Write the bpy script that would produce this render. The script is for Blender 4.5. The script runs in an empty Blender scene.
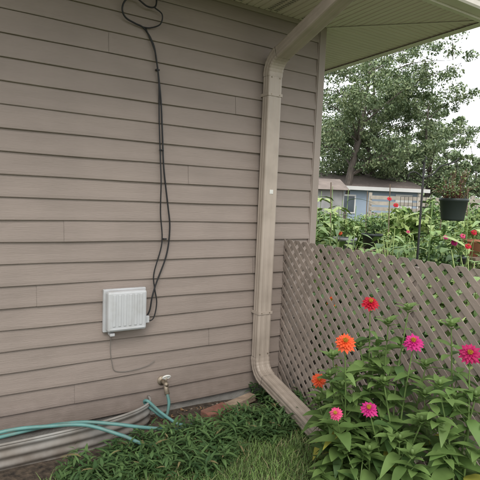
import bpy, math, random
import numpy as np
from mathutils import Vector, Matrix
random.seed(7); rng=np.random.default_rng(7)
S=bpy.context.scene
S.view_settings.view_transform='Standard'; S.view_settings.look='None'; S.view_settings.exposure=0

# ---------------------------------------------------------------- materials
def mat(name, col, rough=0.6, var=0.15, nscale=3.0, stretch=(1,1,1), bump=0.0, bscale=40.0, bstretch=None,
        col2=None, metal=0.0, trans=0.0, dirt=None, spec=0.4, splash=None):
    m=bpy.data.materials.new(name); m.use_nodes=True
    nt=m.node_tree; N=nt.nodes; L=nt.links
    p=N['Principled BSDF']; out=N['Material Output']
    p.inputs['Roughness'].default_value=rough; p.inputs['Metallic'].default_value=metal
    p.inputs['Specular IOR Level'].default_value=spec
    tc=N.new('ShaderNodeTexCoord'); mp=N.new('ShaderNodeMapping'); mp.inputs['Scale'].default_value=stretch
    L.new(tc.outputs['Object'],mp.inputs['Vector'])
    nz=N.new('ShaderNodeTexNoise'); nz.inputs['Scale'].default_value=nscale; nz.inputs['Detail'].default_value=6
    L.new(mp.outputs[0],nz.inputs['Vector'])
    r=N.new('ShaderNodeValToRGB'); r.color_ramp.elements[0].position=0.3; r.color_ramp.elements[1].position=0.7
    c1=[c*(1-var) for c in col]; c2=[min(1,c*(1+var)) for c in (col2 or col)]
    r.color_ramp.elements[0].color=(*c1,1); r.color_ramp.elements[1].color=(*c2,1)
    L.new(nz.outputs['Fac'],r.inputs['Fac']); cur=r.outputs['Color']
    if dirt:
        n2=N.new('ShaderNodeTexNoise'); n2.inputs['Scale'].default_value=dirt[1]; n2.inputs['Detail'].default_value=8
        L.new(tc.outputs['Object'],n2.inputs['Vector'])
        r2=N.new('ShaderNodeValToRGB'); r2.color_ramp.elements[0].position=0.45; r2.color_ramp.elements[1].position=0.75
        r2.color_ramp.elements[0].color=(0,0,0,1); r2.color_ramp.elements[1].color=(dirt[2],)*3+(1,)
        L.new(n2.outputs['Fac'],r2.inputs['Fac'])
        mx=N.new('ShaderNodeMixRGB'); L.new(r2.outputs['Color'],mx.inputs['Fac']); L.new(cur,mx.inputs['Color1'])
        mx.inputs['Color2'].default_value=(*dirt[0],1); cur=mx.outputs['Color']
    if splash: # soil splashed on the lowest part of the wall: (height, colour, amount)
        sx_=N.new('ShaderNodeSeparateXYZ'); L.new(tc.outputs['Object'],sx_.inputs[0])
        mr=N.new('ShaderNodeMapRange'); mr.inputs['From Min'].default_value=0.05; mr.inputs['From Max'].default_value=splash[0]
        mr.inputs['To Min'].default_value=splash[2]; mr.inputs['To Max'].default_value=0; L.new(sx_.outputs['Z'],mr.inputs['Value'])
        n3=N.new('ShaderNodeTexNoise'); n3.inputs['Scale'].default_value=14; n3.inputs['Detail'].default_value=10; L.new(tc.outputs['Object'],n3.inputs['Vector'])
        mm=N.new('ShaderNodeMath'); mm.operation='MULTIPLY'; L.new(mr.outputs[0],mm.inputs[0]); L.new(n3.outputs['Fac'],mm.inputs[1])
        mx=N.new('ShaderNodeMixRGB'); L.new(mm.outputs[0],mx.inputs['Fac']); L.new(cur,mx.inputs['Color1']); mx.inputs['Color2'].default_value=(*splash[1],1); cur=mx.outputs['Color']
    L.new(cur,p.inputs['Base Color'])
    if bump>0:
        mp2=N.new('ShaderNodeMapping'); mp2.inputs['Scale'].default_value=bstretch or (1,1,1)
        L.new(tc.outputs['Object'],mp2.inputs['Vector'])
        nb=N.new('ShaderNodeTexNoise'); nb.inputs['Scale'].default_value=bscale; nb.inputs['Detail'].default_value=4
        L.new(mp2.outputs[0],nb.inputs['Vector'])
        b=N.new('ShaderNodeBump'); b.inputs['Strength'].default_value=bump; b.inputs['Distance'].default_value=0.01
        L.new(nb.outputs['Fac'],b.inputs['Height']); L.new(b.outputs[0],p.inputs['Normal'])
    if trans>0:
        t=N.new('ShaderNodeBsdfTranslucent'); L.new(cur,t.inputs['Color'])
        ms=N.new('ShaderNodeMixShader'); ms.inputs[0].default_value=trans
        L.new(p.outputs[0],ms.inputs[1]); L.new(t.outputs[0],ms.inputs[2]); L.new(ms.outputs[0],out.inputs['Surface'])
    return m
def leafm(name,c,trans=0.3,rough=0.5,var=0.2,ns=8): return mat(name,c,rough=rough,var=var,nscale=ns,trans=trans,spec=0.3)

M_side=mat('siding_taupe',(0.285,0.234,0.203),rough=0.6,var=0.075,nscale=1.6,stretch=(1,1,5),bump=0.30,bscale=1.0,bstretch=(14,150,330),
           dirt=((0.21,0.175,0.15),2.3,0.45),splash=(0.45,(0.13,0.10,0.08),0.9))
M_trim=mat('corner_trim',(0.31,0.26,0.225),rough=0.55,var=0.06,bump=0.1,bscale=60)
M_spout=mat('downspout_paint',(0.42,0.355,0.30),rough=0.42,var=0.06,nscale=2,stretch=(1,1,.4),dirt=((0.25,0.21,0.17),7,0.4),splash=(0.5,(0.15,0.12,0.09),0.8))
M_soff=mat('soffit_cream',(0.74,0.66,0.59),rough=0.5,var=0.04,dirt=((0.52,0.46,0.40),3,0.3))
M_slot=mat('vent_slot',(0.08,0.075,0.06),rough=0.9)
M_gut=mat('gutter_cream',(0.76,0.71,0.63),rough=0.35,var=0.05,dirt=((0.45,0.41,0.33),4,0.4))
M_conc=mat('foundation_concrete',(0.26,0.25,0.23),rough=0.9,var=0.2,nscale=10,bump=0.5,bscale=80)
M_shingle=mat('roof_shingles',(0.10,0.085,0.07),rough=0.9,var=0.3,nscale=20,bump=0.5,bscale=50)
M_galv=mat('galvanized_steel',(0.30,0.29,0.27),rough=0.6,var=0.22,nscale=6,metal=0.15,dirt=((0.15,0.12,0.09),5,0.85),splash=(0.14,(0.10,0.075,0.055),1.1))
M_latt=mat('lattice_tan',(0.30,0.247,0.212),rough=0.65,var=0.16,nscale=6,bump=.15,bscale=60,dirt=((0.17,0.145,0.12),9,0.5))
M_box=mat('grey_plastic',(0.50,0.51,0.52),rough=0.4,var=0.04,dirt=((0.37,0.36,0.34),14,0.45))
M_black=mat('black_rubber',(0.015,0.015,0.016),rough=0.5,var=0.2)
M_greywire=mat('grey_wire',(0.20,0.18,0.16),rough=0.6)
M_hose=mat('hose_teal',(0.10,0.235,0.22),rough=0.4,var=0.15,nscale=12,dirt=((0.15,0.17,0.14),14,0.6))
M_brass=mat('brass',(0.30,0.25,0.19),rough=0.5,metal=0.6,var=0.3,nscale=30)
M_whitepl=mat('white_metal',(0.66,0.65,0.61),rough=0.5,var=0.1,nscale=30)
M_brick=mat('red_brick',(0.22,0.095,0.068),rough=0.95,var=0.3,nscale=18,bump=0.6,bscale=90,dirt=((0.16,0.12,0.09),14,0.7))
M_paver=mat('pale_edging',(0.34,0.26,0.19),rough=0.9,var=0.22,nscale=15,bump=0.5,bscale=80,dirt=((0.14,0.10,0.07),12,0.8))
M_bark=mat('bark',(0.13,0.11,0.095),rough=0.95,var=0.35,nscale=6,stretch=(3,3,.6),bump=0.8,bscale=14)
M_stem=leafm('stem_green',(0.13,0.20,0.06),trans=0)
M_pot=mat('pot_dark',(0.035,0.045,0.043),rough=0.45)
M_iron=mat('black_iron',(0.02,0.02,0.02),rough=0.5)

# ---------------------------------------------------------------- mesh builder
class MB:
    def __init__(s): s.v=[]; s.f=[]; s.m=[]
    def add(s,vs,fs,mi=0):
        o=len(s.v); s.v.extend([tuple(v) for v in vs]); s.f.extend([tuple(i+o for i in f) for f in fs]); s.m.extend([mi]*len(fs))
    def box(s,x0,x1,y0,y1,z0,z1,mi=0):
        vs=[(x,y,z) for x in(x0,x1) for y in(y0,y1) for z in(z0,z1)]
        s.add(vs,[(0,1,3,2),(4,6,7,5),(0,4,5,1),(2,3,7,6),(0,2,6,4),(1,5,7,3)],mi)
    def tube(s,pts,rad,n=8,mi=0,cap=True):
        pts=[Vector(p) for p in pts]
        if not hasattr(rad,'__len__'): rad=[rad]*len(pts)
        up=Vector((0.13,0.21,1)).normalized(); vs=[];fs=[]
        t0=(pts[1]-pts[0]).normalized(); a=t0.cross(up)
        if a.length<0.05: a=t0.cross(Vector((1,0,0)))
        a.normalize()
        for i,p in enumerate(pts):
            t=(pts[min(i+1,len(pts)-1)]-pts[max(i-1,0)]).normalized()
            a=(a-t*a.dot(t)).normalized(); b=t.cross(a)
            for k in range(n):
                th=2*math.pi*k/n; vs.append(p+(a*math.cos(th)+b*math.sin(th))*rad[i])
        for i in range(len(pts)-1):
            for k in range(n):
                fs.append((i*n+k,i*n+(k+1)%n,(i+1)*n+(k+1)%n,(i+1)*n+k))
        if cap: fs.append(tuple(range(n))[::-1]); fs.append(tuple((len(pts)-1)*n+k for k in range(n)))
        s.add(vs,fs,mi)
    def build(s,name,mats,parent=None,smooth=False,bevel=0,loc=None):
        me=bpy.data.meshes.new(name); me.from_pydata(s.v,[],s.f)
        for m in mats: me.materials.append(m)
        me.polygons.foreach_set('material_index',s.m)
        if smooth: me.polygons.foreach_set('use_smooth',[True]*len(s.f))
        me.update(); o=bpy.data.objects.new(name,me); S.collection.objects.link(o)
        if parent: o.parent=parent
        if bevel:
            b=o.modifiers.new('b','BEVEL'); b.width=bevel; b.segments=2; b.limit_method='ANGLE'
        return o
def empty(name):
    e=bpy.data.objects.new(name,None); S.collection.objects.link(e); return e
def catmull(P,n=10):
    P=[Vector(p) for p in P]; P=[P[0]*2-P[1]]+P+[P[-1]*2-P[-2]]; out=[]
    for i in range(1,len(P)-2):
        for k in range(n):
            t=k/n; a,b,c,d=P[i-1:i+3]
            out.append(0.5*((2*b)+(c-a)*t+(2*a-5*b+4*c-d)*t*t+(3*b-a-3*c+d)*t**3))
    out.append(P[-2]); return out
def np_mesh(name,V,F,mi,mats,parent=None,smooth=False):
    me=bpy.data.meshes.new(name); n=len(V); k=F.shape[1]; nf=len(F)
    me.vertices.add(n); me.vertices.foreach_set('co',V.astype(np.float32).ravel())
    me.loops.add(nf*k); me.loops.foreach_set('vertex_index',F.astype(np.int32).ravel())
    me.polygons.add(nf); me.polygons.foreach_set('loop_start',(np.arange(nf)*k).astype(np.int32))
    me.polygons.foreach_set('loop_total',np.full(nf,k,np.int32))
    for m in mats: me.materials.append(m)
    me.polygons.foreach_set('material_index',mi.astype(np.int32))
    if smooth: me.polygons.foreach_set('use_smooth',np.ones(nf,bool))
    me.update(calc_edges=True); me.validate()
    o=bpy.data.objects.new(name,me); S.collection.objects.link(o)
    if parent: o.parent=parent
    return o
def leafcloud(C,size,aspect=0.5,flat=0.3,droop=0.0):
    n=len(C); d=rng.normal(size=(n,3)); d[:,2]-=droop; d/=np.linalg.norm(d,axis=1)[:,None]
    u=rng.normal(size=(n,3)); u[:,2]+=flat*3
    s=np.cross(d,u); s/=np.linalg.norm(s,axis=1)[:,None]+1e-9
    nn=np.cross(s,d)
    L=(size*(0.6+0.8*rng.random(n)))[:,None]; W=L*aspect
    V=np.stack([C-d*L*.5, C+s*W*.5+nn*L*.06-d*L*.05, C+d*L*.5, C-s*W*.5+nn*L*.06-d*L*.05],1).reshape(-1,3)
    F=np.arange(n*4).reshape(n,4); return V,F

# ================================================================ HOUSE
house=empty('siding_house')
XC=2.47; ZB=0.07; ZT=2.86; EX=0.127; LX=-3.2; YB=8.0
OV=0.82
mb=MB()
i=0; z=ZB
joints=[-9,0.62,-9,1.55,-0.3,-9,0.40,1.9,-9,0.55,-9,-9,1.35,-9,0.1,-9,1.7,-9,0.8,-9,-9,-9]
while z<ZT-0.001:
    z1=min(z+EX,ZT); 
    segs=[(LX,XC-0.03)]
    j=joints[i%len(joints)]
    if j>-5: segs=[(LX,j-0.0006),(j,XC-0.03)]
    for k,(a,b) in enumerate(segs):
        off=-0.0018*k
        nx=max(2,int((b-a)/0.2)); 
        prof=[(0.0,z+0.004),(-0.015,z+0.0),(-0.0172,z+0.003),(-0.0165,z+0.02),(-0.011,z+0.055),(-0.0035,z1+0.003)]
        vs=[];fs=[]
        for q in range(nx+1):
            x=a+(b-a)*q/nx; wob=0.0018*math.sin(x*3.1+i*1.7)+0.0011*math.sin(x*7.3+i*2.9)
            for (yy,zz) in prof: vs.append((x,yy+off+ (wob if yy<-0.005 else 0),zz+ (wob*0.6)))
        m=len(prof)
        for q in range(nx):
            for r in range(m-1): fs.append((q*m+r,(q+1)*m+r,(q+1)*m+r+1,q*m+r+1))
        mb.add(vs,fs)
    z+=EX; i+=1
mb.build('front_siding',[M_side],house)
mb=MB(); z=ZB
while z<ZT-0.001:
    z1=min(z+EX,ZT)
    prof=[(0,z+0.002),(0.0165,z),(0.0165,z+0.003),(0.0035,z1)]
    mb.add([(XC+a,0.03,b) for a,b in prof]+[(XC+a,YB,b) for a,b in prof],[(r,r+1,r+5,r+4) for r in range(3)]); z+=EX
mb.build('side_siding',[M_side],house)
mb=MB(); mb.box(LX,XC-0.002,0.003,YB,ZB-0.002,ZT-0.002); mb.build('wall_core',[M_side],house)
mb=MB(); mb.box(LX+.02,XC-0.03,0.012,YB-.05,-0.4,ZB-0.004); mb.build('foundation',[M_conc],house)
mb=MB(); w=0.066
mb.box(XC-w+0.02,XC+0.016,-0.024,0.0,ZB-0.01,ZT-0.001); mb.box(XC-0.0,XC+0.0158,0.001,w-0.01,ZB-0.01,ZT-0.001)
mb.box(XC-w+0.012,XC-w+0.0195,-0.019,0.0,ZB-0.01,ZT-0.001)
mb.build('corner_trim',[M_trim],house,bevel=0.003)
mb=MB(); mb.box(LX,XC-w+0.01,-0.026,-0.001,ZT-0.03,ZT-0.0005); mb.build('soffit_channel',[M_trim],house,bevel=0.002)
mb=MB(); G=0.1
EXX=XC+OV; EYY=-OV
def strip(a0,a1,zz0,zz1,front):
    if front:
        def ye(x): return 0 if x<=XC else -(x-XC)
        v=[(a0,ye(a0),zz0),(a1,ye(a1),zz1),(a1,EYY,zz1),(a0,EYY,zz0)]
    else:
        def xs(y): return XC if y>=0 else XC-y
        v=[(xs(a0),a0,zz0),(xs(a1),a1,zz1),(EXX,a1,zz1),(EXX,a0,zz0)]
    mb.add(v,[(0,1,2,3)])
pr=[(0,0.012),(0.004,0.0),(0.042,0.0),(0.047,0.010),(0.053,0.010),(0.058,0.0),(0.096,0.0),(0.1,0.012)]
x=LX; vent=MB(); ci_=0
while x<EXX-0.001:
    for (a,za),(b,zb) in zip(pr[:-1],pr[1:]):
        strip(min(x+a,EXX),min(x+b,EXX),ZT+za,ZT+zb,True)
    if ci_%3==0 and -1<x<XC-.1:
        for base in (0.009,0.063):
            for q in range(3):
                xx=x+base+q*0.0105
                yy=-0.05
                while yy>EYY+.04:
                    vent.add([(xx,yy,ZT-.0008),(xx+.006,yy,ZT-.0008),(xx+.006,yy-.018,ZT-.0008),(xx,yy-.018,ZT-.0008)],[(0,1,2,3)]); yy-=.026
    ci_+=1; x+=G
y=EYY
while y<YB:
    for (a,za),(b,zb) in zip(pr[:-1],pr[1:]): strip(y+a,y+b,ZT+za,ZT+zb,False)
    y+=G
mb.build('soffit',[M_soff],house); vent.build('soffit_vents',[M_slot],house)
mb=MB()
n_=Vector((1,1,0)).normalized()*0.02
a=Vector((XC+0.02,-0.02,ZT-0.004)); b=Vector((EXX,EYY,ZT-0.004))
mb.add([a-n_,a+n_,b+n_,b-n_],[(0,1,2,3)]); mb.build('soffit_mitre',[M_soff],house)
def eave(prof,name,m):
    mb=MB(); ks=[]
    for (o,zz) in prof: ks.append([(LX,EYY-o,zz),(EXX+o,EYY-o,zz),(EXX+o,YB,zz)])
    n=len(prof); vs=[p for k in ks for p in k]; fs=[]
    for i in range(n-1):
        j=i+1
        for s in (0,1): fs.append((i*3+s,i*3+s+1,j*3+s+1,j*3+s))
    mb.add(vs,fs); mb.build(name,[m],house)
eave([(-0.03,ZT-0.012),(0.004,ZT-0.012),(0.004,ZT+0.15),(-0.03,ZT+0.15)],'fascia',M_gut)
g0=ZT+0.004
eave([(0.006,g0+0.125),(0.006,g0),(0.085,g0),(0.095,g0+0.012),(0.098,g0+0.04),(0.115,g0+0.075),(0.127,g0+0.09),(0.127,g0+0.118),(0.119,g0+0.122),(0.115,g0+0.118),(0.115,g0+0.092),(0.088,g0+0.045),(0.08,g0+0.008),(0.012,g0+0.008)],'gutter',M_gut)
mb=MB(); rz=ZT+0.13; H=1.9
vs=[(LX-.1,EYY-.06,rz),(EXX+.06,EYY-.06,rz),(EXX+.06,YB,rz),(LX-.1,4.0,rz+H),(-1.4,4.0,rz+H),(LX-.1,YB,rz)]
mb.add(vs,[(0,1,4,3),(1,2,4),(2,5,3,4)]); 
mb.build('roof',[M_shingle],house)

# ================================================================ DOWNSPOUT
def rect_profile(w,d):
    pts=[]; r=0.012; g=0.002
    def side(p0,p1,nrm,k):
        out=[];
        for i in range(k):
            t0=(i+0.18)/k; t1=(i+0.32)/k; t2=(i+0.68)/k; t3=(i+0.82)/k
            for t,gg in((t0,0),(t1,g),(t2,g),(t3,0)):
                out.append((p0[0]+(p1[0]-p0[0])*t-nrm[0]*gg,p0[1]+(p1[1]-p0[1])*t-nrm[1]*gg))
        return out
    W=w/2;D=d/2
    pts+=[(-W+r*.3,-D+r*.3),(-W+r,-D)]+side((-W+r,-D),(W-r,-D),(0,-1),2)+[(W-r,-D),(W-r*.3,-D+r*.3),(W,-D+r)]
    pts+=side((W,-D+r),(W,D-r),(1,0),2)+[(W,D-r),(W-r*.3,D-r*.3),(W-r,D)]
    pts+=side((W-r,D),(-W+r,D),(0,1),2)+[(-W+r,D),(-W+r*.3,D-r*.3),(-W,D-r)]
    pts+=side((-W,D-r),(-W,-D+r),(-1,0),2)+[(-W,-D+r)]
    return pts
def spout(path,w,d,mb,scales=None):
    prof=rect_profile(w,d); n=len(prof); vs=[];fs=[]
    for i,p in enumerate(path):
        t=(path[min(i+1,len(path)-1)]-path[max(i-1,0)]).normalized()
        t=Vector((0,t.y,t.z)).normalized()
        dv=Vector((0,-t.z,t.y))
        s=scales[i] if scales else 1
        for (u,v) in prof: vs.append(p+Vector((u*s,0,0))+dv*v*s)
    for i in range(len(path)-1):
        for k in range(n): fs.append((i*n+k,i*n+(k+1)%n,(i+1)*n+(k+1)%n,(i+1)*n+k))
    mb.add(vs,fs)
def bend(p0,p1,p2,r,n=9):
    a=(p0-p1).normalized(); b=(p2-p1).normalized()
    q0=p1+a*r; q1=p1+b*r
    return [ (q0*(1-t)**2+p1*2*t*(1-t)+q1*t*t) for t in [i/(n-1) for i in range(n)]]
ds=empty('downspout')
XD=1.965; YP=-0.070
A=Vector((XD,EYY-.05,ZT+0.004)); B=Vector((XD,EYY-.05,ZT-0.10)); C=Vector((XD,YP,2.50)); D=Vector((XD,YP,0.21)); E=Vector((XD-0.02,-0.90,0.035))
mb=MB()
e1=bend(A,B,C,0.07); e2=bend(B,C,D,0.11,13); e3=bend(C,D,E,0.12,13)
def crimp(n): return [1.05+(0.018 if i%2 else -0.008) for i in range(n)]
SW_,SD_=0.116,0.084
spout([A]+e1,SW_,SD_,mb,[1.03]+crimp(9))
spout([e1[-1],e2[0]],SW_,SD_,mb)
spout(e2,SW_,SD_,mb,crimp(13))
spout([e2[-1],Vector((XD,YP,1.9)),Vector((XD,YP,1.0)),e3[0]],SW_,SD_,mb)
spout(e3,SW_,SD_,mb,crimp(13))
spout([e3[-1],E],SW_,SD_,mb,[1.0,1.0])
mb.build('pipe',[M_spout],ds)
mb=MB()
for zz in (2.25,0.66):
    mb.box(XD-0.0615,XD+0.0615,YP-0.0462,YP-0.0432,zz,zz+0.022)
    mb.box(XD-0.0615,XD-0.0590,YP-0.0432,-0.012,zz,zz+0.022); mb.box(XD+0.0590,XD+0.0615,YP-0.0432,-0.012,zz,zz+0.022)
mb.build('straps',[M_spout],ds,bevel=0.001)
mb=MB(); mb.box(XD-0.012,XD+0.018,YP-0.0445,YP-0.042,1.555,1.585); mb.build('sticker',[M_whitepl],ds)
mb=MB()
for zz in (2.261,0.671,2.38,0.36):
    for xx in (-.035,.035): mb.tube([(XD+xx,YP-.0445,zz),(XD+xx,YP-.0485,zz)],[.005,.004],8)
mb.build('screws',[M_brass],ds)

# ================================================================ UTILITY BOX
ub=empty('utility_box'); mb=MB()
bx0,bx1,bz0,bz1=0.795,1.045,0.650,0.905
mb.box(bx0-0.012,bx1+0.012,-0.045,-0.016,bz0-0.012,bz1+0.006)
mb.build('base',[M_box],ub,bevel=0.004)
mb=MB(); mb.box(bx0,bx1,-0.105,-0.047,bz0,bz1); o=mb.build('lid',[M_box],ub,bevel=0.014)
mb=MB()
for k in range(6):
    xx=bx0+0.03+k*0.034; mb.box(xx,xx+0.018,-0.1095,-0.104,bz0+0.035,bz1-0.02)
mb.box(bx0+0.012,bx1-0.012,-0.1085,-0.104,bz0+0.012,bz0+0.022)
mb.build('lid_ribs',[M_box],ub,bevel=0.003)
mb=MB(); mb.box(bx1+0.001,bx1+0.03,-0.075,-0.03,bz0+0.03,bz0+0.075); mb.box(bx0+0.02,bx0+0.05,-0.09,-0.03,bz0-0.03,bz0-0.011)
mb.build('latch',[M_box],ub,bevel=0.004)

# cables
cb=empty('black_cable'); mb=MB()
yw=-0.03
p=[(1.055,-0.02,2.855),(1.08,-0.04,2.76),(1.075,-0.05,2.68),(1.02,-0.055,2.665),(0.95,-0.055,2.695),(0.89,-0.05,2.675),(0.868,-0.045,2.62),(0.89,-0.04,2.575),(0.95,-0.035,2.555),(1.01,yw,2.54),(1.06,yw,2.48),(1.09,yw,2.40),(1.13,yw,2.15),(1.15,yw,1.9),(1.165,yw,1.69),(1.20,yw,1.45),(1.218,yw,1.30),(1.20,yw,1.12),(1.13,-0.035,0.93),(1.10,-0.045,0.84),(1.085,-0.05,0.76),(1.06,-0.05,0.71)]
mb.tube(catmull(p,8),0.0052)
p=[(1.02,-0.035,2.54),(1.075,yw,2.44),(1.095,yw-.008,2.36),(1.118,yw,2.2),(1.125,yw,2.0),(1.14,yw,1.75),(1.145,yw-.01,1.6),(1.15,yw,1.40),(1.165,yw,1.2),(1.115,yw,1.0),(1.12,-0.035,0.9),(1.135,-0.04,0.80),(1.11,-0.05,0.70),(1.06,-0.05,0.685)]
mb.tube(catmull(p,8),0.0042)
mb.tube(catmull([(1.07,-0.05,2.67),(1.12,-0.05,2.64),(1.11,-0.045,2.58),(1.05,-0.03,2.55),(1.0,-.03,2.545)],8),0.0042)
mb.build('cable',[M_black],cb,smooth=True)
mb=MB()
for (x,zz) in((1.107,2.3),(1.148,1.8),(1.185,1.22),(1.07,2.79)): mb.box(x-.012,x+.012,-0.038,-0.012,zz,zz+.009)
mb.build('cable_clip',[M_black],cb,bevel=0.002)
gw=MB(); gw.tube(catmull([(0.84,-0.03,0.62),(0.835,-0.025,0.52),(0.85,-0.022,0.42),(0.87,-0.02,0.37),(0.95,-0.022,0.355),(1.08,-0.022,0.37),(1.14,-0.022,0.40)],8),0.0022,6)
gw.build('grey_ground_wire',[M_greywire],smooth=True)

# ================================================================ SPIGOT + HOSE
sp=empty('water_spigot'); mb=MB(); sx,sz=1.195,0.25
mb.tube([(sx,-0.0,sz),(sx,-0.025,sz)],0.032,14); mb.tube([(sx,-0.02,sz),(sx,-0.11,sz)],0.013,12)
mb.tube([(sx,-0.085,sz+.012),(sx,-0.095,sz-.02),(sx,-0.12,sz-.06)],[0.014,0.016,0.017],12)
mb.tube([(sx,-0.085,sz),(sx,-0.098,sz+.05)],0.007,8)
mb.build('valve_body',[M_brass],sp,smooth=True)
mb=MB()
ring=[(sx+0.026*math.cos(t),-0.10-0.006*math.sin(t),sz+.052+0.026*math.sin(t)*.45) for t in [k*math.pi/6 for k in range(13)]]
mb.tube(ring,0.0055,8,cap=False); mb.tube([ring[0],ring[6]],0.004,6); mb.build('handle',[M_whitepl],sp,smooth=True)
hs=MB()
p=[(sx,-0.12,sz-.055),(sx+.005,-0.14,0.13),(1.17,-0.15,0.05),(1.10,-0.12,0.10),(1.05,-0.09,0.15),(1.06,-0.12,0.17),(1.13,-0.16,0.10),(1.22,-0.22,0.03),(1.26,-0.27,0.03),(1.22,-0.32,0.04),(1.10,-0.36,0.08),(0.92,-0.375,0.14),(0.78,-0.33,0.17),(0.62,-0.26,0.185),(0.45,-0.22,0.185),(0.25,-0.22,0.18),(0.05,-0.24,0.17),(-0.2,-0.3,0.12),(-0.5,-0.45,0.03),(-0.8,-.5,.02)]
hs.tube(catmull(p,10),0.0105,10)
p=[(-0.6,-0.2,0.05),(-0.2,-0.17,.17),(0.1,-0.2,.19),(0.26,-0.22,0.205),(0.42,-0.25,.20),(0.62,-0.30,0.185),(0.8,-0.40,0.13),(0.95,-0.45,0.06),(1.15,-0.38,0.03),(1.3,-0.28,0.03)]
hs.tube(catmull(p,10),0.0105,10)
hs.build('garden_hose',[M_hose],smooth=True)

# ================================================================ WINDOW WELL
mb=MB(); cx,rx,ry=0.30,0.80,0.25; nz=60; na=48; vs=[];fs=[]
for i in range(nz+1):
    zz=0.155-i*0.42/nz; am=0.007*math.sin(i/nz*2*math.pi*8)
    for k in range(na+1):
        t=math.pi*k/na; vs.append((cx+(rx+am)*math.copysign(abs(math.cos(t))**.8,math.cos(t)),-0.02-(ry+am)*math.sin(t)**.8,zz))
for i in range(nz):
    for k in range(na): fs.append((i*(na+1)+k,i*(na+1)+k+1,(i+1)*(na+1)+k+1,(i+1)*(na+1)+k))
mb.add(vs,fs)
rim=[(cx+rx*math.copysign(abs(math.cos(math.pi*k/na))**.8,math.cos(math.pi*k/na)),-0.02-ry*math.sin(math.pi*k/na)**.8,0.157) for k in range(na+1)]
mb.tube(rim,0.008,8)
o=mb.build('window_well',[M_galv],smooth=True); sol=o.modifiers.new('s','SOLIDIFY'); sol.thickness=0.002

# ================================================================ GROUND
def gz(x,y): return 0.012*math.sin(x*2.1+y*1.3)+0.01*math.sin(x*5.3-y*3.7)
gm=bpy.data.materials.new('ground'); gm.use_nodes=True; nt=gm.node_tree; N=nt.nodes; L=nt.links; P=N['Principled BSDF']; P.inputs['Roughness'].default_value=0.95
tc=N.new('ShaderNodeTexCoord'); n1=N.new('ShaderNodeTexNoise'); n1.inputs['Scale'].default_value=30; n1.inputs['Detail'].default_value=8
L.new(tc.outputs['Object'],n1.inputs['Vector'])
rs=N.new('ShaderNodeValToRGB'); rs.color_ramp.elements[0].color=(0.022,0.016,0.011,1); rs.color_ramp.elements[1].color=(0.11,0.08,0.055,1); rs.color_ramp.elements[0].position=.3; rs.color_ramp.elements[1].position=.75
L.new(n1.outputs['Fac'],rs.inputs['Fac'])
rg=N.new('ShaderNodeValToRGB'); rg.color_ramp.elements[0].color=(0.05,0.06,0.025,1); rg.color_ramp.elements[1].color=(0.13,0.155,0.065,1); rg.color_ramp.elements[0].position=.3; rg.color_ramp.elements[1].position=.7
L.new(n1.outputs['Fac'],rg.inputs['Fac'])
n2=N.new('ShaderNodeTexNoise'); n2.inputs['Scale'].default_value=1.2; L.new(tc.outputs['Object'],n2.inputs['Vector'])
sxyz=N.new('ShaderNodeSeparateXYZ'); L.new(tc.outputs['Object'],sxyz.inputs[0])
ab=N.new('ShaderNodeMath'); ab.operation='ADD'; L.new(sxyz.outputs['Y'],ab.inputs[0]); ab.inputs[1].default_value=0.55
ab2=N.new('ShaderNodeMath'); ab2.operation='ADD'; L.new(ab.outputs[0],ab2.inputs[0])
sc=N.new('ShaderNodeMath'); sc.operation='MULTIPLY_ADD'; L.new(n2.outputs['Fac'],sc.inputs[0]); sc.inputs[1].default_value=0.6; sc.inputs[2].default_value=-0.3
L.new(sc.outputs[0],ab2.inputs[1])
rr=N.new('ShaderNodeMapRange'); rr.inputs['From Min'].default_value=-0.1; rr.inputs['From Max'].default_value=0.1; L.new(ab2.outputs[0],rr.inputs['Value'])
far=N.new('ShaderNodeMapRange'); far.inputs['From Min'].default_value=9.5; far.inputs['From Max'].default_value=10; far.inputs['To Min'].default_value=1; far.inputs['To Max'].default_value=0; L.new(sxyz.outputs['Y'],far.inputs['Value'])
ml=N.new('ShaderNodeMath'); ml.operation='MULTIPLY'; L.new(rr.outputs[0],ml.inputs[0]); L.new(far.outputs[0],ml.inputs[1])
mx=N.new('ShaderNodeMixRGB'); L.new(ml.outputs[0],mx.inputs['Fac']); L.new(rg.outputs[0],mx.inputs['Color1']); L.new(rs.outputs[0],mx.inputs['Color2'])
L.new(mx.outputs[0],P.inputs['Base Color'])
bp=N.new('ShaderNodeBump'); bp.inputs['Strength'].default_value=0.8; bp.inputs['Distance'].default_value=0.03; L.new(n1.outputs['Fac'],bp.inputs['Height']); L.new(bp.outputs[0],P.inputs['Normal'])
mb=MB()
xs=[-500,-100,-30,-10,-4]+[ -3+0.15*k for k in range(60)]+[7,9,12,16,22,30,60,120,500]
ys=[-500,-100,-30,-10,-5]+[-4+0.15*k for k in range(40)]+[3,5,8,12,16,25,50,120,500]
vs=[(x,y,gz(x,y) if abs(x)<6 and abs(y)<4 else 0) for y in ys for x in xs]; nx=len(xs)
mb.add(vs,[(j*nx+i,j*nx+i+1,(j+1)*nx+i+1,(j+1)*nx+i) for j in range(len(ys)-1) for i in range(nx-1)])
mb.build('ground',[gm],smooth=True)
def rotbox(mb,c,sx,sy,sz,ang,mi=0):
    ca,sa=math.cos(ang),math.sin(ang); vs=[]
    for x in(-sx/2,sx/2):
        for y in(-sy/2,sy/2):
            for z in(-sz/2,sz/2): vs.append((c[0]+x*ca-y*sa,c[1]+x*sa+y*ca,c[2]+z))
    mb.add(vs,[(0,1,3,2),(4,6,7,5),(0,4,5,1),(2,3,7,6),(0,2,6,4),(1,5,7,3)],mi)
mb=MB(); rotbox(mb,(1.53,-0.20,0.03),0.21,0.10,0.06,0.25); mb.build('red_brick',[M_brick],bevel=0.006)
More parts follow.
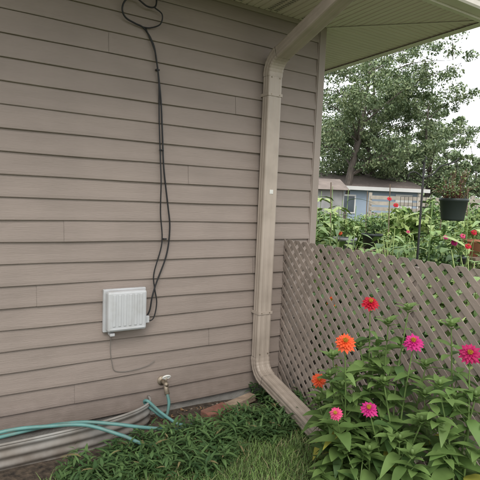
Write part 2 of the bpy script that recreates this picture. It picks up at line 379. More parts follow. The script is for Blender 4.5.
mb=MB(); rotbox(mb,(1.74,-0.135,0.030),0.34,0.07,0.05,0.30); mb.build('edging_stone',[M_paver],bevel=0.008)
mb=MB()
for k in range(200):
    x=random.uniform(0.9,2.15); y=-random.random()**1.5*0.55-0.02; r=random.uniform(0.003,0.011)
    ph=random.random()*6; V=[]
    for (a,b,c) in((1,0,0),(0,1,0),(-1,0,0),(0,-1,0),(0,0,.7),(0,0,-.7)):
        V.append((x+r*(a*math.cos(ph)-b*math.sin(ph))*random.uniform(.7,1.2),y+r*(a*math.sin(ph)+b*math.cos(ph))*random.uniform(.7,1.2),gz(x,y)+r*.3+c*r))
    mb.add(V,[(0,1,4),(1,2,4),(2,3,4),(3,0,4),(1,0,5),(2,1,5),(3,2,5),(0,3,5)])
mb.build('pebbles',[mat('pebble_stone',(.16,.13,.10),rough=.9,var=.4,nscale=30)])
mb=MB()
M_litter=mat('dry_leaf',(.20,.12,.06),rough=.9,var=.4,nscale=20)

# ================================================================ LATTICE FENCE
lf=empty('lattice_fence'); FX=2.18; Y0,Y1,Z0,Z1=-2.44,-0.022,0.03,1.215
def clip(poly,ax,val,keep):
    out=[]
    for i in range(len(poly)):
        a=poly[i]; b=poly[(i+1)%len(poly)]
        ia=(a[ax]-val)*keep>=0; ib=(b[ax]-val)*keep>=0
        if ia: out.append(a)
        if ia!=ib:
            t=(val-a[ax])/(b[ax]-a[ax]); out.append((a[0]+(b[0]-a[0])*t,a[1]+(b[1]-a[1])*t))
    return out
sw=0.034; pitch=0.063
lt=MB()
for layer,sg in ((0,1),(1,-1)):
    hw=sw*math.sqrt(2)/2; st=pitch*math.sqrt(2)
    c=-6.0
    while c<6:
        L_=8; cj=c+random.uniform(-.0025,.0025)
        poly=[(-L_,sg*-L_+cj-hw),(L_,sg*L_+cj-hw),(L_,sg*L_+cj+hw),(-L_,sg*-L_+cj+hw)]
        for ax,val,k in((0,Y0,1),(0,Y1,-1),(1,Z0,1),(1,Z1,-1)):
            if poly: poly=clip(poly,ax,val,k)
        if len(poly)>=3:
            xa=FX-0.0045+layer*0.0046; xb=xa+0.0042; n=len(poly)
            V=[(xa,p[0],p[1]) for p in poly]+[(xb,p[0],p[1]) for p in poly]
            lt.add(V,[tuple(range(n)),tuple(range(n,2*n))[::-1]]+[(i,(i+1)%n,n+(i+1)%n,n+i) for i in range(n)])
        c+=st
lt.build('lattice_panel',[M_latt],lf)
q=MB(); q.box(FX+0.009,FX+0.047,-0.062,-0.024,-0.1,1.17); q.box(FX+0.009,FX+0.047,-2.44,-2.40,-0.1,1.17); q.box(FX+0.009,FX+0.047,-1.25,-1.21,-0.1,1.17)
q.build('posts',[M_latt],lf,bevel=0.002)

# ================================================================ near-plants
def add_leaf(mb,base,d,up,L,W,curl=0.3,fold=0.25,mi=0,seg=5):
    d=Vector(d).normalized(); up=Vector(up); s=d.cross(up)
    if s.length<1e-3: s=Vector((1,0,0))
    s.normalize(); n=s.cross(d).normalized(); vs=[];fs=[]
    base=Vector(base)
    for i in range(seg+1):
        t=i/seg; w=W*0.5*(math.sin(math.pi*min(1,t**0.75))**0.8 if 0<t<1 else 0.04)
        c=base+d*L*(t-0.12*curl*t*t)-n*L*curl*t*t
        vs+= [c-s*w+n*w*fold, c, c+s*w+n*w*fold]
    for i in range(seg):
        fs+=[(i*3,i*3+1,i*3+4,i*3+3),(i*3+1,i*3+2,i*3+5,i*3+4)]
    mb.add(vs,fs,mi)
for k in range(140):
    x=random.uniform(1.0,2.1); y=-random.random()**1.3*.5-.03; a=random.random()*6.28
    add_leaf(mb,(x,y,gz(x,y)+.006),(math.cos(a),math.sin(a),random.uniform(-.1,.4)),(0,0,1),random.uniform(.012,.04),random.uniform(.004,.018),curl=random.uniform(-.4,.6),seg=3)
mb.build('leaf_litter',[M_litter])
ML=[leafm('zinnia_leaf_a',(0.135,0.225,0.065)),leafm('zinnia_leaf_b',(0.18,0.28,0.085)),leafm('zinnia_leaf_c',(0.095,0.175,0.055)),leafm('zinnia_leaf_yellow',(0.42,0.41,0.08)),M_stem]
PET={'orange':leafm('petal_orange',(0.80,0.11,0.03),trans=.25),'red':leafm('petal_red',(0.58,0.010,0.035),trans=.25),
     'magenta':leafm('petal_magenta',(0.64,0.03,0.24),trans=.25),'pink':leafm('petal_pink',(0.70,0.08,0.22),trans=.25),'crimson':leafm('petal_crimson',(0.46,0.010,0.11),trans=.25)}
M_fc=mat('flower_centre',(0.50,0.26,0.03),var=.5,nscale=120)
def flower(mb,c,nrm,R,mi,ci,layers=4):
    c=Vector(c); n=Vector(nrm).normalized(); a=n.orthogonal().normalized(); b=n.cross(a)
    for l in range(layers):
        k=15-l*2; r=R*(1-l*0.2); tilt=-0.12+l*0.27
        for i in range(k):
            th=2*math.pi*(i+0.5*l)/k+random.uniform(-.1,.1)
            tl=tilt+random.uniform(-.12,.12)
            d=(a*math.cos(th)+b*math.sin(th))*math.cos(tl)+n*math.sin(tl)
            add_leaf(mb,c+n*0.004*l+ (a*math.cos(th)+b*math.sin(th))*R*.1,d,n,r*random.uniform(.78,1.02),r*0.44,curl=random.uniform(.05,.25),fold=-0.15,mi=mi,seg=3)
    for i in range(26):
        th=i*2.4; rr=R*0.22*math.sqrt(i/26); q=c+(a*math.cos(th)+b*math.sin(th))*rr+n*(0.010+.004*l)
        mb.tube([q,q+n*0.008],[0.0028,0.001],5,ci)
cam=Vector((0,-2.95,1.51))
HEADS=[]
def zinnia(name,base,heads,seed=0):
    random.seed(seed)
    e=empty(name); st=MB(); lv=MB(); fl=MB(); mats=[]; 
    for (pos,nr,R,cn) in heads:
        pos=Vector(pos); b=Vector(base)+Vector((random.uniform(-.06,.06),random.uniform(-.06,.06),0))
        b.x=min(b.x,2.12) if base[0]<2.15 else b.x
        mid=b.lerp(pos,0.5)+Vector((random.uniform(-.04,.03),random.uniform(-.04,.04),.03))
        path=catmull([b,mid,pos-Vector(nr).normalized()*0.015],10)
        st.tube(path,[0.0058-0.0027*i/(len(path)-1) for i in range(len(path))],6,4)
        ln=(pos-b).length; nn=max(3,int(ln/0.066)); ph=random.random()*3
        for k in range(1,nn):
            t=k/nn
            if t>(0.88 if cn else .97): continue
            q=path[int(t*(len(path)-1))]; ph+=math.pi/2+random.uniform(-.3,.3)
            big=0.175*(1-0.5*t)*random.uniform(.6,1.25)
            for sgn in(0,math.pi):
                th=ph+sgn+random.uniform(-.25,.25); up=random.uniform(0.0,0.75)
                d=(math.cos(th),math.sin(th),up)
                mi=random.choice([0,0,1,1,2]); 
                if t<0.45 and random.random()<0.12: mi=3
                if base[0]<2.15 and q.x+d[0]*big>2.165: big*=.55
                # skip leaves that would grow through a blossom
                tip=q+Vector(d).normalized()*big*.7
                if any((tip-h).length<.075 or (tip-(h+(cam-h).normalized()*.10)).length<.075 for h in HEADS): continue
                add_leaf(lv,q,d,(random.uniform(-.25,.25),random.uniform(-.25,.25),1),big,big*random.uniform(.40,.60),curl=random.uniform(.15,1.0),fold=random.uniform(.1,.4),mi=mi,seg=6)
            if random.random()<0.4 and t<.75:
                th=ph+math.pi/2; r0=Vector(q); tip=r0+Vector((math.cos(th)*.09-.02,math.sin(th)*.09,.11))
                if any((tip-h).length<.14 for h in HEADS): continue
                st.tube([r0,r0.lerp(tip,.5)+Vector((0,0,-.012)),tip],[.003,.0026,.002],5,4)
                for j in range(6):
                    a2=j*1.3+th; add_leaf(lv,tip-Vector((0,0,.018*(j%3))),(math.cos(a2),math.sin(a2),.6),(0,0,1),random.uniform(.06,.10),.04,curl=.5,mi=random.choice([0,1,1]),seg=5)
        if cn:
            if cn not in mats: mats.append(cn)
            flower(fl,pos,nr,R,mats.index(cn),9,4)
            n=Vector(nr).normalized(); st.tube([pos-n*.018,pos-n*.002],[.005,R*.28],8,4)
        else:
            for j in range(8):
                a2=j*0.95; add_leaf(lv,pos-Vector((0,0,.012*(j%3))),(math.cos(a2),math.sin(a2),1.0),(0,0,1),random.uniform(.05,.09),.034,curl=.4,mi=1,seg=4)
            st.tube([pos,pos+Vector((0,0,.015)),pos+Vector((0,0,.026))],[.007,.010,.006],8,4)
    st.build('stems',[M_stem]*5,e,smooth=True); lv.build('leaves',ML,e,smooth=True)
    if mats:
        fl.m=[len(mats) if m==9 else m for m in fl.m]
        fl.build('blossoms',[PET[c] for c in mats]+[M_fc],e)
def tocam(p,upw=.8):
    d=(cam-Vector(p)).normalized(); return d+Vector((random.uniform(-.2,.2),random.uniform(-.2,.2),upw))
Z_=(0,0,1)
def bud(*p): return (p,Z_,0,None)
P1=(1.586,-1.339,.847);P2=(1.831,-1.254,1.0);P3=(1.865,-1.508,.861);P4=(1.907,-1.768,.88);P5=(1.628,-1.475,.565);P6=(1.50,-1.395,.535);P7=(1.70,-1.04,.535);P8=(2.33,-.42,.80)
HEADS=[Vector(p) for p in (P1,P2,P3,P4,P5,P6,P7)]
zinnia('zinnia_plant',(1.70,-1.30,0),[(P1,tocam(P1),.055,'orange'),(P6,tocam(P6,.3),.034,'pink'),bud(1.61,-1.22,.64),bud(1.66,-1.18,.72),bud(1.58,-1.30,.42),bud(1.64,-1.28,.60),bud(1.70,-1.05,.42)],seed=1)
zinnia('zinnia_plant',(1.82,-1.32,0),[(P2,tocam(P2,.9),.048,'red'),bud(1.83,-1.38,.93),bud(1.78,-1.25,.78),bud(1.95,-1.25,.70),bud(1.80,-1.33,.70),bud(1.86,-1.15,.58)],seed=2)
zinnia('zinnia_plant',(1.86,-1.50,0),[(P3,tocam(P3,.9),.052,'magenta'),(P5,tocam(P5,.5),.045,'magenta'),bud(1.92,-1.42,1.0),bud(1.76,-1.44,.66),bud(1.72,-1.45,.42),bud(1.95,-1.52,.74)],seed=3)
zinnia('zinnia_plant',(1.95,-1.72,0),[(P4,tocam(P4,.5),.05,'crimson'),bud(1.95,-1.64,.97),bud(1.84,-1.68,.72),bud(1.92,-1.80,.70),bud(1.85,-1.60,.64),bud(1.80,-1.74,.55)],seed=4)
zinnia('zinnia_plant',(1.68,-1.54,0),[bud(1.62,-1.50,.38),bud(1.70,-1.6,.46),bud(1.76,-1.66,.56),bud(1.58,-1.40,.34),bud(1.66,-1.70,.45)],seed=5)
zinnia('zinnia_plant',(1.88,-1.02,0),[(P7,tocam(P7,.5),.045,'orange'),bud(1.95,-1.0,.5),bud(1.92,-1.1,.60),bud(1.85,-1.05,.40),bud(1.80,-1.12,.42)],seed=6)
zinnia('zinnia_plant',(2.42,-0.45,0),[(P8,tocam(P8,.5),.045,'orange'),bud(2.45,-.5,.9),bud(2.5,-.3,.7)],seed=8)

# low groundcover
random.seed(21)
MG=[leafm('tuft_a',(0.085,0.155,0.055)),leafm('tuft_b',(0.12,0.205,0.07)),leafm('tuft_c',(0.055,0.115,0.04)),leafm('tuft_dry',(0.25,0.21,0.10))]
mb=MB()
def inreg(x,y):
    if 0.45<x<1.28 and -0.85<y<-0.36: return True
    if 1.0<x<1.45 and -0.8<y<-.38: return True
    if x>1.45 and x<2.14 and -0.66<y<-0.05:
        return not (x<1.90 and y>-.32)
    return False
cnt=0
while cnt<220:
    x=random.uniform(.4,2.14); y=random.uniform(-.85,-.03)
    if not inreg(x,y): continue
    cnt+=1; H=random.uniform(.04,.13); g=gz(x,y)
    for s in range(random.randint(2,5)):
        th0=random.random()*6.28; lean=random.uniform(0,.8)
        tip=Vector((x+math.cos(th0)*lean*H,y+math.sin(th0)*lean*H,g+H))
        bs=Vector((x,y,g)); n=random.randint(5,8); big=random.uniform(.7,1.6)
        for k in range(n):
            t=(k+1)/n; q_=bs.lerp(tip,t); th=k*2.3+th0
            add_leaf(mb,q_,(math.cos(th),math.sin(th),random.uniform(.2,1.3)),(0,0,1),random.uniform(.038,.065)*big,random.uniform(.009,.015)*big,curl=random.uniform(.1,.9),fold=.3,mi=random.choices([0,1,2,3],[5,4,3,.4])[0],seg=3)
for k in range(40):
    x,y=random.choice([(random.uniform(1.5,2.1),random.uniform(-.62,-.32)),(random.uniform(.6,1.35),random.uniform(-.75,-.45))])
    for j in range(7):
        a=random.random()*6.28; add_leaf(mb,(x,y,gz(x,y)),(math.cos(a),math.sin(a),random.uniform(.8,2.2)),(0,0,1),random.uniform(.10,.18),random.uniform(.012,.020),curl=random.uniform(.3,.9),fold=.4,mi=random.choice([0,1,1]),seg=5)
mb.build('groundcover_plants',MG,smooth=True)
# grass
n=22000
X=rng.uniform(0.2,2.15,n); Y=rng.uniform(-1.7,-0.48,n); keep=(rng.random(n)<np.clip((-0.45-Y)/.25,0,1))
X=X[keep];Y=Y[keep]; n=len(X)
Z=0.012*np.sin(X*2.1+Y*1.3)+0.01*np.sin(X*5.3-Y*3.7)-.004
th=rng.random(n)*6.28; H=rng.uniform(.025,.065,n); w=rng.uniform(.0012,.0026,n); ln=rng.uniform(.2,1.4,n)*H
dx,dy=np.cos(th),np.sin(th)
B=np.stack([X,Y,Z],1); sd=np.stack([-dy,dx,0*dx],1)*w[:,None]
M1=B+np.stack([dx*ln*.35,dy*ln*.35,H*.65],1); T=B+np.stack([dx*ln,dy*ln,H],1)
V=np.stack([B-sd,B+sd,M1+sd*.8,M1-sd*.8,T+sd*.15,T-sd*.15],1).reshape(-1,3)
i0=np.arange(n)*6
F=np.concatenate([np.stack([i0,i0+1,i0+2,i0+3],1),np.stack([i0+3,i0+2,i0+4,i0+5],1)])
mi=rng.choice(4,n,p=[.35,.4,.15,.10]); 
MGr=[leafm('grass_a',(0.13,0.215,0.06),trans=0),leafm('grass_b',(0.18,0.28,0.08),trans=0),leafm('grass_c',(0.09,0.15,0.045),trans=0),leafm('grass_dry',(0.33,0.29,0.16),trans=0)]
np_mesh('lawn_grass',V,F,np.concatenate([mi,mi]),MGr)

# ================================================================ BACKGROUND GARDEN
MB_=[leafm('garden_leaf_a',(0.20,0.305,0.10),trans=0),leafm('garden_leaf_b',(0.145,0.235,0.08),trans=0),leafm('garden_leaf_c',(0.31,0.40,0.14),trans=0),leafm('garden_leaf_d',(0.09,0.16,0.06),trans=0)]
def wpos(px,d):
    lat=(px-240)/471*d; return (.518*d+.855*lat, -2.95+.855*d-.518*lat)
WT=[(.35,.3,.2,.15),(.1,.3,.05,.55),(.25,.05,.65,.05),(.5,.2,.25,.05)]
def bush(name,x,y,r,h,n,size,asp=.5,weights=None,z0=0.0,parent=None,cl=12):
    weights=weights or random.choice(WT)
    cc=rng.normal(size=(cl,3)); cc/=np.linalg.norm(cc,axis=1)[:,None]
    cc=cc*np.array([r*.7,r*.7,h*.36])*rng.uniform(.4,1,(cl,1))+np.array([x,y,z0+h*.52])
    k=rng.integers(0,cl,n); q=rng.normal(size=(n,3)); q/=np.linalg.norm(q,axis=1)[:,None]
    C=cc[k]+q*np.array([r*.38,r*.38,h*.22])*(rng.random((n,1))**.4)
    C[:,2]=np.maximum(C[:,2],z0+.02)
    V,F=leafcloud(C,size,asp,flat=.6)
    return np_mesh(name,V,F,rng.choice(4,n,p=weights),MB_,parent)
random.seed(5)
for k,(x,y,r,h) in enumerate([(2.95,-1.9,.4,.95),(3.0,-1.2,.45,1.0),(2.95,-.5,.4,.95),(3.1,.2,.5,1.05),(3.2,1.0,.5,1.1),(3.9,-1.0,.5,1.1),(3.9,0.0,.5,1.0),(4.2,1.1,.6,1.2),(3.6,2.2,.6,1.2),(4.8,2.2,.7,1.15),(5.2,.8,.6,1.05),(5.4,-.4,.6,1.1),(4.8,-1.4,.5,1.05),(6.4,1.6,.8,1.1),(5.6,3.4,.8,1.25),(7.0,3.0,.8,1.2),(4.4,3.8,.7,1.35),(6.0,5.2,.9,1.3),(7.6,4.8,.9,1.2),(9.0,4.4,1.0,1.3),(8.4,2.6,.9,1.15)]):
    s=random.choice([.06,.09,.14]); bush('garden_shrub',x,y,r,h*random.uniform(.85,1.1),int(1300*(.09/s)**1.2),s,random.choice([.35,.5,.7]))
mb=MB(); random.seed(9)
for k in range(26):
    d=random.uniform(5.5,11); px=random.choice([random.uniform(312,345),random.uniform(420,485),random.uniform(312,485)]); x,y=wpos(px,d)
    if x<XC+.6: continue
    H=random.uniform(1.2,1.75); 
    mb.tube([(x,y,0),(x+random.uniform(-.05,.05),y,H)],[.012,.004],5,0)
    for j in range(9):
        th=j*2.4+k; zz=.25+j*(H-.3)/9
        add_leaf(mb,(x,y,zz),(math.cos(th),math.sin(th),.9),(0,0,1),random.uniform(.25,.5),random.uniform(.05,.13),curl=.9,fold=.2,mi=random.choice([0,1,2,2]),seg=5)
mb.build('tall_garden_plants',MB_,smooth=True)
mb=MB()
for k in range(40):
    d=random.uniform(4.5,9); px=random.uniform(325,480); x,y=wpos(px,d)
    if x<XC+.5: continue
    H=random.uniform(.75,1.25)
    for j in range(9):
        th=j*2.4+k; r=random.uniform(.08,.3); zz=H*random.uniform(.5,1)
        t_=(x+math.cos(th)*r,y+math.sin(th)*r,zz); mb.tube([(x,y,0),(x+math.cos(th)*r*.4,y+math.sin(th)*r*.4,zz*.6),t_],.006,4,2)
        L_=random.uniform(.12,.22); add_leaf(mb,t_,(math.cos(th),math.sin(th),random.uniform(-.1,.4)),(0,0,1),L_,L_*random.uniform(.5,.9),curl=.5,fold=.15,mi=random.choice([0,1,3,0]),seg=6)
mb.build('broad_leaf_plants',MB_,smooth=True)
mb=MB(); cols=['magenta','red','orange','pink']; ci={c:i for i,c in enumerate(cols)}
for (px,py,d,c,R) in [(455,241,5.4,'magenta',.045),(469,244,5.2,'red',.04),(446,236,6,'magenta',.035),(394,206,8,'red',.05),(387,200,9,'red',.05),(474,230,6.2,'red',.045),(463,234,6,'pink',.04),(408,232,7,'pink',.03),(340,236,5.5,'orange',.03)]:
    x,y=wpos(px,d); z=1.51-(py-206)/471*d
    flower(mb,(x,y,z),(-.4,-.6,.5),R,ci[c],4,2)
    mb.tube([(x,y+.02,0),(x,y,z)],.004,5,5)
mb.build('garden_blossoms',[PET[c] for c in cols]+[M_fc,M_stem])
M_terra=mat('terracotta',(.40,.17,.10),rough=.85,var=.15); M_gpot=mat('grey_planter',(.28,.29,.30),rough=.6)
M_wood=mat('old_wood',(.20,.15,.11),rough=.9,var=.3,nscale=4,stretch=(1,1,.3))
random.seed(12)
def planter(px,d,z0,r,h,m):
    x,y=wpos(px,d); e=empty('potted_plant'); q=MB(); n=20
    prof=[(0,z0),(r*.72,z0),(r*.95,z0+h*.86),(r*1.06,z0+h*.87),(r*1.06,z0+h),(r*.93,z0+h),(r*.9,z0+h*.9),(0,z0+h*.88)]
    q.add([(x+a*math.cos(2*math.pi*k/n),y+a*math.sin(2*math.pi*k/n),z) for a,z in prof for k in range(n)],[(i*n+k,i*n+(k+1)%n,(i+1)*n+(k+1)%n,(i+1)*n+k) for i in range(len(prof)-1) for k in range(n)])
    q.build('pot',[m],e,smooth=True)
    q=MB(); q.box(x-.25,x+.25,y-.25,y+.25,z0-.04,z0-.002)
    for a in(-.21,.21):
        for b in(-.21,.21): q.box(x+a-.02,x+a+.02,y+b-.02,y+b+.02,0,z0-.041)
    q.build('stand',[M_wood],e)
    bush('foliage',x,y,r*1.5,h*1.3,420,.07,.4,z0=z0+h*.85,parent=e)
planter(345,7.0,.72,.17,.28,M_gpot); planter(457,6.3,.62,.15,.25,M_pot); planter(472,7.5,.75,.17,.26,M_terra); planter(372,8.5,.70,.18,.28,M_pot)
mb=MB()
for (px,d,H) in [(333,8,1.85),(366,9,1.75),(390,9,1.9),(438,9,1.9),(468,9,1.9)]:
    x,y=wpos(px,d); mb.tube([(x,y,-.1),(x+random.uniform(-.1,.1),y+random.uniform(-.1,.1),H)],.010,6)
mb.build('garden_stakes',[M_wood])
mb=MB(); 
xa,ya=wpos(398,10.5); xb,yb=wpos(428,9.5)
for k in range(8):
    t=k/7; mb.tube([(xa+(xb-xa)*t,ya+(yb-ya)*t,-.05),(xa+(xb-xa)*t,ya+(yb-ya)*t,1.7)],.005,5)
for k in range(9): mb.tube([(xa,ya,.1+k*.2),(xb,yb,.1+k*.2)],.004,5)
mb.build('wire_trellis',[M_iron])

# shepherd hook + hanging basket
hk=MB(); hx,hy=wpos(419,5.0)
bxp,byp=wpos(451,5.0)
hk.tube([(hx,hy,-.1),(hx,hy,1.97)],.012,8)
mid=((hx+bxp)/2,(hy+byp)/2)
hk.tube(catmull([(hx,hy,1.80),(hx+.10,hy-.055,1.86),(mid[0],mid[1],1.93),(bxp-.05,byp+.03,1.97),(bxp,byp,2.0),(bxp+.02,byp-.01,2.03)],8),.008,7)
hk.tube(catmull([(hx,hy,1.80),(hx-.07,hy+.04,1.86),(hx-.13,hy+.07,1.85),(hx-.14,hy+.08,1.79)],8),.007,7)
for k in range(9):
    a=k*.8; hk.tube([(hx+.02*math.cos(a),hy+.02*math.sin(a),1.93+k*.012),(hx+.02*math.cos(a+.8),hy+.02*math.sin(a+.8),1.942+k*.012)],.006,5)
hk.build('shepherds_hook',[M_iron],smooth=True)
hb=empty('hanging_basket'); mb=MB()
prof=[(.0,1.37),(.105,1.37),(.115,1.39),(.137,1.57),(.147,1.575),(.147,1.605),(.135,1.605),(.128,1.57),(0,1.56)]
n=28; vs=[(bxp+r*math.cos(2*math.pi*k/n),byp+r*math.sin(2*math.pi*k/n),z) for r,z in prof for k in range(n)]
mb.add(vs,[(i*n+k,i*n+(k+1)%n,(i+1)*n+(k+1)%n,(i+1)*n+k) for i in range(len(prof)-1) for k in range(n)])
mb.build('pot',[M_pot],hb,smooth=True)
mb=MB()
for k in range(3):
    a=k*2.1+.4; mb.tube([(bxp+.14*math.cos(a),byp+.14*math.sin(a),1.60),(bxp,byp,1.99)],.003,5)
mb.build('hanger',[M_iron],hb)
mb=MB(); random.seed(3)
for k in range(46):
    th=random.random()*6.28; r=random.uniform(.05,.26); hh=random.uniform(.05,.34)*(1 if r<.18 else .5)
    b0=Vector((bxp+.06*math.cos(th),byp+.06*math.sin(th),1.57)); tp=Vector((bxp+r*math.cos(th),byp+r*math.sin(th),1.59+hh))
    mb.tube([b0,b0.lerp(tp,.5)+Vector((0,0,.04)),tp],[.003,.002,.0015],4,4)
    for j in range(5):
        q_=b0.lerp(tp,.35+j*.15)+Vector((0,0,.02)); a=j*2.4+k
        add_leaf(mb,q_,(math.cos(a),math.sin(a),.5),(0,0,1),.06,.026,curl=.6,mi=random.choice([0,1,2]),seg=3)
mb.build('trailing_plant',MB_+[mat('red_stem',(.25,.07,.06))],hb,smooth=True)

# ================================================================ neighbour's garage, fence
gar=empty('blue_garage')
M_blue=mat('blue_siding',(0.34,0.42,0.52),rough=.6,var=.05,bump=.3,bscale=1,bstretch=(1,1,40)); M_wh=mat('white_trim',(.7,.7,.68),rough=.5,var=.04)
gx,gy=wpos(346,27); ang=math.radians(-24)
gar.location=(gx,gy,0); gar.rotation_euler=(0,0,ang)
mb=MB()
mb.box(-2.7,2.7,-3,3,0,2.35); mb.build('walls',[M_blue],gar)
mb=MB(); mb.add([(-3.0,-3.4,2.3),(3.0,-3.4,2.3),(3.0,3.4,2.3),(-3.0,3.4,2.3),(-3.0,0,3.2),(3.0,0,3.2)],[(0,1,5,4),(2,3,4,5),(0,4,3),(1,2,5)])
mb.build('roof',[mat('brown_shingles',(0.24,0.20,0.18),rough=.9,var=.2,nscale=8)],gar)
mb=MB(); mb.box(-3.02,3.02,-3.46,-3.41,2.18,2.36); mb.box(-2.73,-2.58,-3.03,-3.005,0,2.2); mb.box(2.58,2.73,-3.03,-3.005,0,2.2)
mb.box(-1.9,-0.7,-3.05,-3.01,1.0,1.95); mb.box(1.4,2.3,-3.05,-3.01,0,2.05); mb.build('trim',[M_wh],gar)
mb=MB(); mb.box(-1.82,-.78,-3.07,-3.055,1.08,1.87); mb.build('window_glass',[mat('dark_glass',(.08,.10,.12),rough=.1)],gar)
wf=empty('slat_fence'); mb=MB()
ax,ay=wpos(368,16.0); bx_,by_=wpos(520,15.0); a=Vector((ax,ay,0)); b=Vector((bx_,by_,0)); dr=(b-a).normalized(); Lf=(b-a).length; an=math.atan2(dr.y,dr.x)
M_fen=mat('weathered_pale_wood',(.42,.38,.32),rough=.8,var=.18,nscale=5,dirt=((.25,.22,.18),2,.6))
for k in range(int(Lf/1.6)+1):
    p=a+dr*min(k*1.6,Lf); rotbox(mb,(p.x,p.y,.94),.1,.1,1.92,an)
for j in range(9):
    c=(a+b)/2; rotbox(mb,(c.x+dr.y*.07,c.y-dr.x*.07,.22+j*.19),Lf,.02,.12,an+random.uniform(-.0015,.0015))
mb.build('slats',[M_fen],wf)
gh=empty('grey_shed'); x,y=wpos(314,20); mb=MB(); gh.location=(x,y,0); gh.rotation_euler=(0,0,ang)
mb.box(-.8,.8,-1,1,0,2.05); mb.box(.805,.87,-1.02,-.9,0,2.05); mb.build('walls',[mat('grey_siding',(.33,.33,.33),bump=.3,bscale=1,bstretch=(1,1,40))],gh)
mb=MB(); mb.add([(-1.1,-1.3,2.02),(1.0,-1.3,2.02),(1.0,1.2,2.02),(-1.1,1.2,2.02),(-1.1,0,2.5),(1.0,0,2.5)],[(0,1,5,4),(2,3,4,5),(0,4,3),(1,2,5)]); mb.build('roof',[mat('faded_shingles',(.24,.20,.175),rough=.9,var=.2)],gh)

# ================================================================ TREES
MT=[leafm('tree_leaf_a',(0.18,0.245,0.13),trans=0),leafm('tree_leaf_b',(0.24,0.31,0.16),trans=0),leafm('tree_leaf_c',(0.12,0.175,0.09),trans=0),leafm('tree_leaf_d',(0.31,0.37,0.20),trans=0)]
def tree(name,x,y,H,R,zlow,n,leaf,seed,asp=.5,trunk=.22,nl=26,cs=1.0,lean=None):
    random.seed(seed); r2=np.random.default_rng(seed)
    e=empty(name); mb=MB(); lean=lean or (random.uniform(-.4,.4),random.uniform(-.4,.4))
    w1=random.uniform(-.35,.35); w2=random.uniform(-.35,.35)
    tp=catmull([(x,y,-.1),(x+lean[0]*.3+w1*.3,y+lean[1]*.3,H*.22),(x+lean[0]*.7-w1,y+lean[1]*.7+w2,H*.42),(x+lean[0]+w2,y+lean[1],H*.62),(x+lean[0]*1.2,y+lean[1]*1.2+w1,H*.90)],5)
    mb.tube(tp,[trunk*(1.15-1.08*i/len(tp)) for i in range(len(tp))],9)
    clumps=[]
    for k in range(nl):
        t=random.uniform(.25,.95); o=tp[int(t*(len(tp)-1))]; th=k*2.4+random.uniform(-.4,.4)
        tt=(o.z-zlow)/(H-zlow); rr=R*math.sqrt(max(.12,1-(abs(tt-.38)/.72)**2))*random.uniform(.5,1.1)
        tip=Vector((x+lean[0]+math.cos(th)*rr,y+lean[1]+math.sin(th)*rr,min(H*.98,max(zlow,o.z+rr*random.uniform(.05,.6)))))
        md=o.lerp(tip,.5)+Vector((0,0,rr*.10))
        br=catmull([o,md,tip],5); r0=trunk*(1.0-t*.8)*.42
        mb.tube(br,[r0*(1-.85*i/(len(br)-1)) for i in range(len(br))],6)
        for f,s in((.45,.7),(.7,.9),(.88,1),(1.0,.9)):
            q=br[min(len(br)-1,int(f*(len(br)-1)))]
            for j in range(2):
                qq=q+Vector((random.gauss(0,R*.1),random.gauss(0,R*.1),random.gauss(0,R*.07)))
                clumps.append((qq.x,qq.y,qq.z,R*.13*cs*s*random.uniform(.5,1.25)))
                if j==0: mb.tube([q,qq],[.015,.006],4)
    cl=np.array(clumps); k=r2.integers(0,len(cl),n); q=r2.normal(size=(n,3)); q/=np.linalg.norm(q,axis=1)[:,None]
    rad=cl[k,3:4]*r2.random((n,1))**.55
    C=cl[k,:3]+q*rad*np.array([1.25,1.25,.8])
    V,F=leafcloud(C,leaf,asp,flat=.5,droop=.4)
    shade=r2.integers(0,4,len(cl))[k]; mix=r2.choice(4,n,p=[.35,.3,.2,.15]); mi=np.where(r2.random(n)<.4,shade,mix)
    np_mesh('crown',V,F,mi,MT,e); mb.build('trunk',[M_bark],e,smooth=True)
x,y=wpos(340,24); tree('shade_tree',x,y,11.0,4.2,4.0,30000,.14,11,trunk=.22,nl=30,lean=(.9,-.3))
x,y=wpos(374,27); tree('shade_tree',x,y,11.0,4.2,3.2,28000,.15,19,trunk=.20,nl=28,lean=(-.6,.2))
x,y=wpos(424,26); tree('shade_tree',x,y,8.6,3.1,3.0,22000,.14,12,trunk=.17,nl=24)
x,y=wpos(474,19); tree('young_tree',x,y,4.4,1.5,1.4,9000,.12,13,trunk=.06,nl=16)
x,y=wpos(395,44); tree('shade_tree',x,y,9.0,5.5,2,15000,.28,14,trunk=.3,nl=24)
x,y=wpos(512,42); tree('shade_tree',x,y,7.5,4.2,2,13000,.26,15,trunk=.3,nl=22)
x,y=wpos(290,44); tree('shade_tree',x,y,9,6,2,12000,.30,16,trunk=.3,nl=22)
cl=[]
for k in range(150):
    a=math.radians(-60+k*1.3); dd=random.uniform(58,75); cl.append((math.sin(a)*dd,math.cos(a)*dd,random.uniform(1,3.0),random.uniform(2.5,4.0)))
cl=np.array(cl); n=50000; k=rng.integers(0,len(cl),n); q=rng.normal(size=(n,3)); q/=np.linalg.norm(q,axis=1)[:,None]
C=cl[k,:3]+q*cl[k,3:4]*rng.random((n,1))**.35; C[:,2]=np.abs(C[:,2])
V,F=leafcloud(C,.7,.6); np_mesh('distant_treeline',V,F,rng.choice(4,n),MT)
random.seed(44)
for (px,d,r,h) in [(328,13,1.0,1.3),(362,14,1.2,1.3),(392,13.5,1.1,1.35),(420,12.5,1.1,1.4),(446,12.5,1.1,1.6),(474,12,1.2,1.9),(500,12,1.3,1.9),(345,11,.9,1.2),(374,11,.9,1.3),(405,10,.9,1.35),(434,14,.8,1.75)]:
    x,y=wpos(px,d); bush('garden_shrub',x,y,r,h,2000,random.choice([.09,.13,.18]),.5)

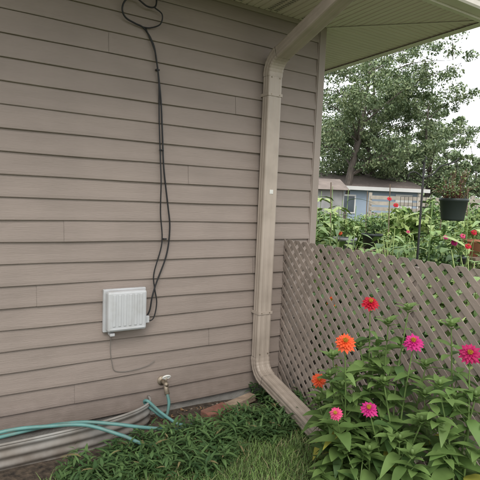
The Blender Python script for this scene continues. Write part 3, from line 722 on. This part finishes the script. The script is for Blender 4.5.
# ================================================================ LIGHT
el=math.radians(48); rot=math.radians(205)
w=bpy.data.worlds.new('World'); S.world=w; w.use_nodes=True; nt=w.node_tree; bg=nt.nodes['Background']
sky=nt.nodes.new('ShaderNodeTexSky'); sky.sky_type='NISHITA'; sky.sun_disc=False; sky.sun_elevation=el; sky.sun_rotation=rot; sky.air_density=1; sky.dust_density=3
mxx=nt.nodes.new('ShaderNodeMixRGB'); mxx.inputs['Fac'].default_value=0.85
tcw=nt.nodes.new('ShaderNodeTexCoord'); nzw=nt.nodes.new('ShaderNodeTexNoise'); nzw.inputs['Scale'].default_value=2.5; nzw.inputs['Detail'].default_value=5
nt.links.new(tcw.outputs['Generated'],nzw.inputs['Vector'])
rw=nt.nodes.new('ShaderNodeValToRGB'); rw.color_ramp.elements[0].position=.3; rw.color_ramp.elements[1].position=.7
rw.color_ramp.elements[0].color=(.86,.88,.90,1); rw.color_ramp.elements[1].color=(1,1,1,1)
nt.links.new(nzw.outputs['Fac'],rw.inputs['Fac'])
mu=nt.nodes.new('ShaderNodeVectorMath'); mu.operation='SCALE'; mu.inputs['Scale'].default_value=13.0
nt.links.new(rw.outputs[0],mu.inputs[0])
nt.links.new(sky.outputs[0],mxx.inputs['Color1']); nt.links.new(mu.outputs[0],mxx.inputs['Color2']); nt.links.new(mxx.outputs[0],bg.inputs['Color'])
bg.inputs['Strength'].default_value=0.145
sl=bpy.data.lights.new('sun','SUN'); sl.energy=1.4; sl.angle=math.radians(25); sl.color=(1,.96,.90)
so=bpy.data.objects.new('sun',sl); S.collection.objects.link(so)
sd=Vector((math.sin(rot)*math.cos(el),math.cos(rot)*math.cos(el),math.sin(el)))
so.rotation_euler=sd.to_track_quat('Z','Y').to_euler()

# ================================================================ CAMERA
cd=bpy.data.cameras.new('camera'); co=bpy.data.objects.new('camera',cd); S.collection.objects.link(co)
cd.sensor_width=36; cd.lens=35.3; cd.clip_end=2000; cd.clip_start=.05
Mx=Matrix.Rotation(math.radians(-31.2),4,'Z')@Matrix.Rotation(math.radians(90-5.0),4,'X')@Matrix.Rotation(math.radians(2.3),4,'Z')
co.matrix_world=Matrix.Translation(cam)@Mx
S.camera=co
